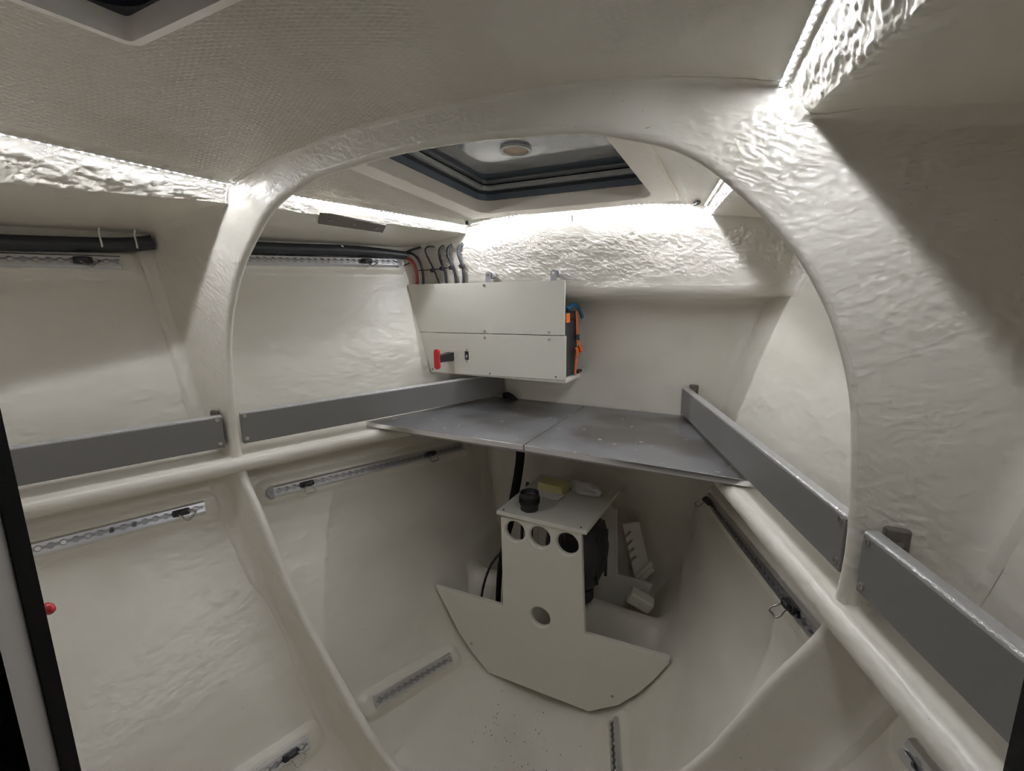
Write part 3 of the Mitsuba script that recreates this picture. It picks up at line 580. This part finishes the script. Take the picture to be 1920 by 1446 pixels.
# ---------------------------------------------------------------- motor cover
k = 'motor_cover'; YP = 1.462; TP = .018
fp = Polygon([(-.150, -.832), (-.146, -1.209), (-.473, -1.222), (-.362, -1.400), (-.290, -1.482), (-.219, -1.541), (.210, -1.532), (.318, -1.456), (.385, -1.378), (.435, -1.303), (.480, -1.222), (.482, -1.206), (.476, -1.200), (.187, -1.213), (.168, -.818)])
holes = [(-.091, -.881, .040), (.010, -.880, .041), (.117, -.880, .041), (.012, -1.206, .040)]
face = bev(fp, TP, .0016)
for x_, z_, r_ in holes: face = face - cyl(r_, .04, 40).translate((x_, z_, -.01)) - cyl(r_ + .005, .006, 40, r_).translate((x_, z_, -.0005))
part(k, 'front_panel', xf(face, move(0, YP, 0) @ XZ), 'panel_grey', 30)
top = Polygon([(-.162, 1.452), (.190, 1.452), (.198, 1.84), (.185, 1.857), (-.160, 1.857)]); part(k, 'top_plate', bev(top, .016, .0016).translate((0, 0, -.8225)), 'panel_grey', 30)
bp = Polygon([(-.155, -.823), (.186, -.823), (.203, -1.190), (.350, -1.192), (.335, -1.240), (.25, -1.33), (-.25, -1.33), (-.335, -1.24), (-.35, -1.192), (-.17, -1.19)]).difference(Point(.186, -.865).buffer(.030).intersection(sbox(.15, -1, .19, 0)).buffer(0))
bp = bp.difference(Point(.130, -.868).buffer(.028)); part(k, 'back_panel', xf(bev(bp, .018, .0014), move(0, 1.832, 0) @ XZ), 'panel_grey', 30)
for x_, y_ in ((-.140, 1.468), (.165, 1.468)): add_screw(k + '__top_plate', (x_, y_, -.8062), (0, 0, 1), .62, bsdf='black_plastic')
for x_, z_ in ((-.298, -1.433), (.296, -1.427)): add_screw(k + '__front_panel', (x_, YP, z_), (0, -1, 0), .85, bsdf='cap_grey')
lab(k, 'beige board cover with round holes around the motor under the table', 'motor cover')
k = 'thruster_motor'
part(k, 'body', xf(lathe([(0, -1.165), (.05, -1.165), (.088, -1.13), (.118, -1.05), (.124, -.98), (.112, -.90), (.075, -.862), (0, -.855)], 36), move(.085, 1.655, 0)), 'black_plastic', 40)
for i_ in range(10): part(k, 'rib', xf(rbox(.012, .008, .20, .003), move(.085, 1.655, -1.0) @ rot(i_ * 36 + 8, (0, 0, 1)) @ move(.1145, 0, 0)), 'black_plastic', 30)
part(k, 'flange', xf(cyl(.07, .05, 30), move(.085, 1.655, -1.205)), 'black_plastic', 40); lab(k, 'black thruster motor standing inside the beige cover', 'motor')
cable('thick black hose coming down from the metal table behind the beige cover', [(-.262, 1.85, -.54), (-.262, 1.85, -.75), (-.270, 1.80, -.92), (-.235, 1.66, -1.03), (-.221, 1.59, -1.09), (-.226, 1.57, -1.22), (-.232, 1.565, -1.36)], np.interp(np.arange(50), [0, 27, 33, 49], [.020, .020, .011, .011]), 'rubber', 'hose', n=50, name='hose')
cable('thin black cable bowing out left of the beige cover', [(-.200, 1.66, -1.045), (-.238, 1.62, -1.085), (-.272, 1.61, -1.13), (-.298, 1.60, -1.19), (-.317, 1.58, -1.295), (-.320, 1.57, -1.38)], .0052, name='power_cable')
for dx, w_ in ((0, 'left'), (.045, 'right')): cable(f'{w_} of two black cables seen through the left round hole of the cover', [(-.20 + dx, 1.80, -.83), (-.200 + dx, 1.76, -.93), (-.20 + dx, 1.74, -1.05), (-.19 + dx, 1.72, -1.24)], .007, name='power_cable', group='black cables inside the motor cover')
cable('short black hose end in the back left corner of the metal table', [(-.40, 1.99, -.515), (-.392, 1.955, -.487), (-.372, 1.938, -.478), (-.345, 1.935, -.487), (-.325, 1.94, -.51)], .013, 'rubber', 'hose', name='hose')

# ---------------------------------------------------------------- things on the motor cover
ZT = -.8065
k = 'camera_lens'; M_ = move(-.056, 1.517, ZT) @ np.diag([1.15, 1.15, 1.08, 1.0])
part(k, 'barrel', xf(lathe([(0, 0), (.0285, 0), (.0295, .002), (.0295, .018), (.0315, .020), (.0315, .024), (.0330, .026), (.0330, .050), (.0310, .0515), (.0310, .062), (.0300, .064), (.027, .064), (.024, .056), (0, .054)], 40), M_), 'black_plastic', 30)
g_ = np.linspace(0, 2 * math.pi, 48, endpoint=False); part(k, 'grip', xf(cat(*[xf(trimesh.creation.box((.0014, .0022, .020)), rot(math.degrees(t), (0, 0, 1)) @ move(.0333, 0, .038)) for t in g_]), M_), 'rubber', False)
part(k, 'glass', xf(lathe([(0, .0585), (.012, .0575), (.021, .0555), (.021, .0545), (0, .0545)], 32), M_), 'steel', 40); labels[k + '__glass'] = {'label': 'curved front glass'}
lab(k, 'black camera lens standing on the beige motor cover', 'camera lens')
k = 'sponge_pack'
part(k, 'sponge', xf(rbox(.112, .070, .036, .005), move(-.043, 1.718, ZT + .0185) @ rot(-6, (0, 0, 1))), 'yellow_foam', 30)
P = np.stack(np.meshgrid(np.linspace(-.055, .055, 24), np.linspace(-.045, .02, 12), indexing='ij'), -1); P3 = np.concatenate([P, (.004 + .016 * np.abs(fbmn(np.c_[P.reshape(-1, 2), 0 * P.reshape(-1, 2)[:, :1]], 40, 7)).reshape(24, 12))[..., None]], -1)
w_ = part(k, 'wrapper', xf(thicken(grid(P3), .001), move(-.035, 1.668, ZT) @ rot(-6, (0, 0, 1))), 'white_film', 40); labels[w_] = {'label': 'crumpled clear wrapper'}
lab(k, 'yellow sponge in a wrapper behind the camera lens', 'sponge')
k = 'plastic_bag'; n_ = 46; uu, vv = np.meshgrid(np.linspace(0, 1, n_), np.linspace(-1, 1, 24), indexing='ij')
wd = .012 + .036 * np.sin(np.clip(uu * 1.15 - .12, 0, 1) * math.pi) ** .8 * (1 - .25 * uu) + .022 * np.exp(-(uu / .10) ** 2)
X = uu * .165; Yb = vv * wd * 1.15; Zb = .004 + .020 * (1 - vv ** 2) * (.4 + .9 * np.sin(uu * 2.9) ** 2)
Pb = np.stack([X, Yb, Zb], -1); f_ = fbmn(Pb, 34, 77); Pb[..., 2] += (.030 * f_ + .016 * fbmn(Pb, 75, 78)) * (1 - vv ** 4); Pb[..., 2] = np.maximum(Pb[..., 2], .0015)
b_ = xf(grid(Pb), move(-.005, 1.795, ZT) @ rot(-17, (0, 0, 1))); b_ = thicken(b_ if b_.face_normals[:, 2].mean() > 0 else (b_.invert() or b_), .0012); put(k, b_, 'white_film', 50); lab(k, 'crumpled pinkish white plastic glove or bag on the motor cover', 'plastic bag')

# clutter behind the cover
k = 'slotted_strip'; Ms = frame((.262, 1.912, -1.085), (.92, .30, .24), (-.30, .95, 0), (-.24, -.07, .97)); Ms[:3, :3] = np.linalg.qr(Ms[:3, :3])[0] * np.sign(np.diag(np.linalg.qr(Ms[:3, :3])[1]))
cmb = sbox(-.035, -.12, .035, .12)
for i_ in range(4): cmb = cmb.difference(aff.rotate(rrect(-.05, -.052 + i_ * .038, -.004, -.042 + i_ * .038, .004), 35, origin=(-.03, -.047 + i_ * .038)))
part(k, 'strip', xf(xf(ext(cmb, .012), frame((0, 0, 0), (1, 0, 0), (0, 0, 1), (0, -1, 0))), Ms), 'panel_grey', 30)
for i_ in range(2): part(k, 'bar', xf(rbox(.10, .014, .020, .003), Ms @ move(.01, -.022 - .012 * i_, -.095 - .02 * i_) @ rot(-38, (0, 1, 0))), 'panel_grey', 30)
lab(k, 'grey slotted plastic strip leaning behind the motor cover', 'plastic strip')
k = 'wedge_block'; Mb = frame((.318, 1.762, -1.225), (.80, .20, -.42), (-.1, .97, .1), (.45, -.1, .86)); Mb[:3, :3] = np.linalg.qr(Mb[:3, :3])[0] * np.sign(np.diag(np.linalg.qr(Mb[:3, :3])[1]))
part(k, 'block', xf(rbox(.10, .05, .055, .008) - cyl(.004, .2, 14).translate((0, 0, -.1)).rotate((90, 0, 0)), Mb), 'panel_grey', 30); lab(k, 'pale block with a small hole on the tunnel behind the motor cover', 'block')

# red dog of the door, crumbs on the floor
k = 'door_knob'; put(k, xf(lathe([(0, -.004), (.0060, -.004), (.0066, .002), (.0055, .008), (.0025, .0115), (0, .012)], 24), frame((-.0775, .199, -.375), (0, 1, 0), (0, 0, 1), (1, 0, 0))), 'red_plastic', 50); lab(k, 'red knob just behind the black door gasket', 'knob')
rng = np.random.default_rng(5); cr = []
for _ in range(70):
    y_, x_ = rng.normal(1.30, .07), rng.normal(-.02, .10); z_ = float(np.interp(abs(x_), hull_pt(_zt, np.full_like(_zt, y_))[::-1, 0], hull_pt(_zt, np.full_like(_zt, y_))[::-1, 2]))
    cr.append(xf(trimesh.creation.icosphere(0, rng.uniform(.0008, .0022)), move(x_, y_, z_ + .001)))
k = put('dirt_crumbs', trimesh.util.concatenate(cr), 'brown_block', False); lab(k, 'scattered dark crumbs on the hull bottom in front of the motor cover', 'crumbs', kind='stuff')
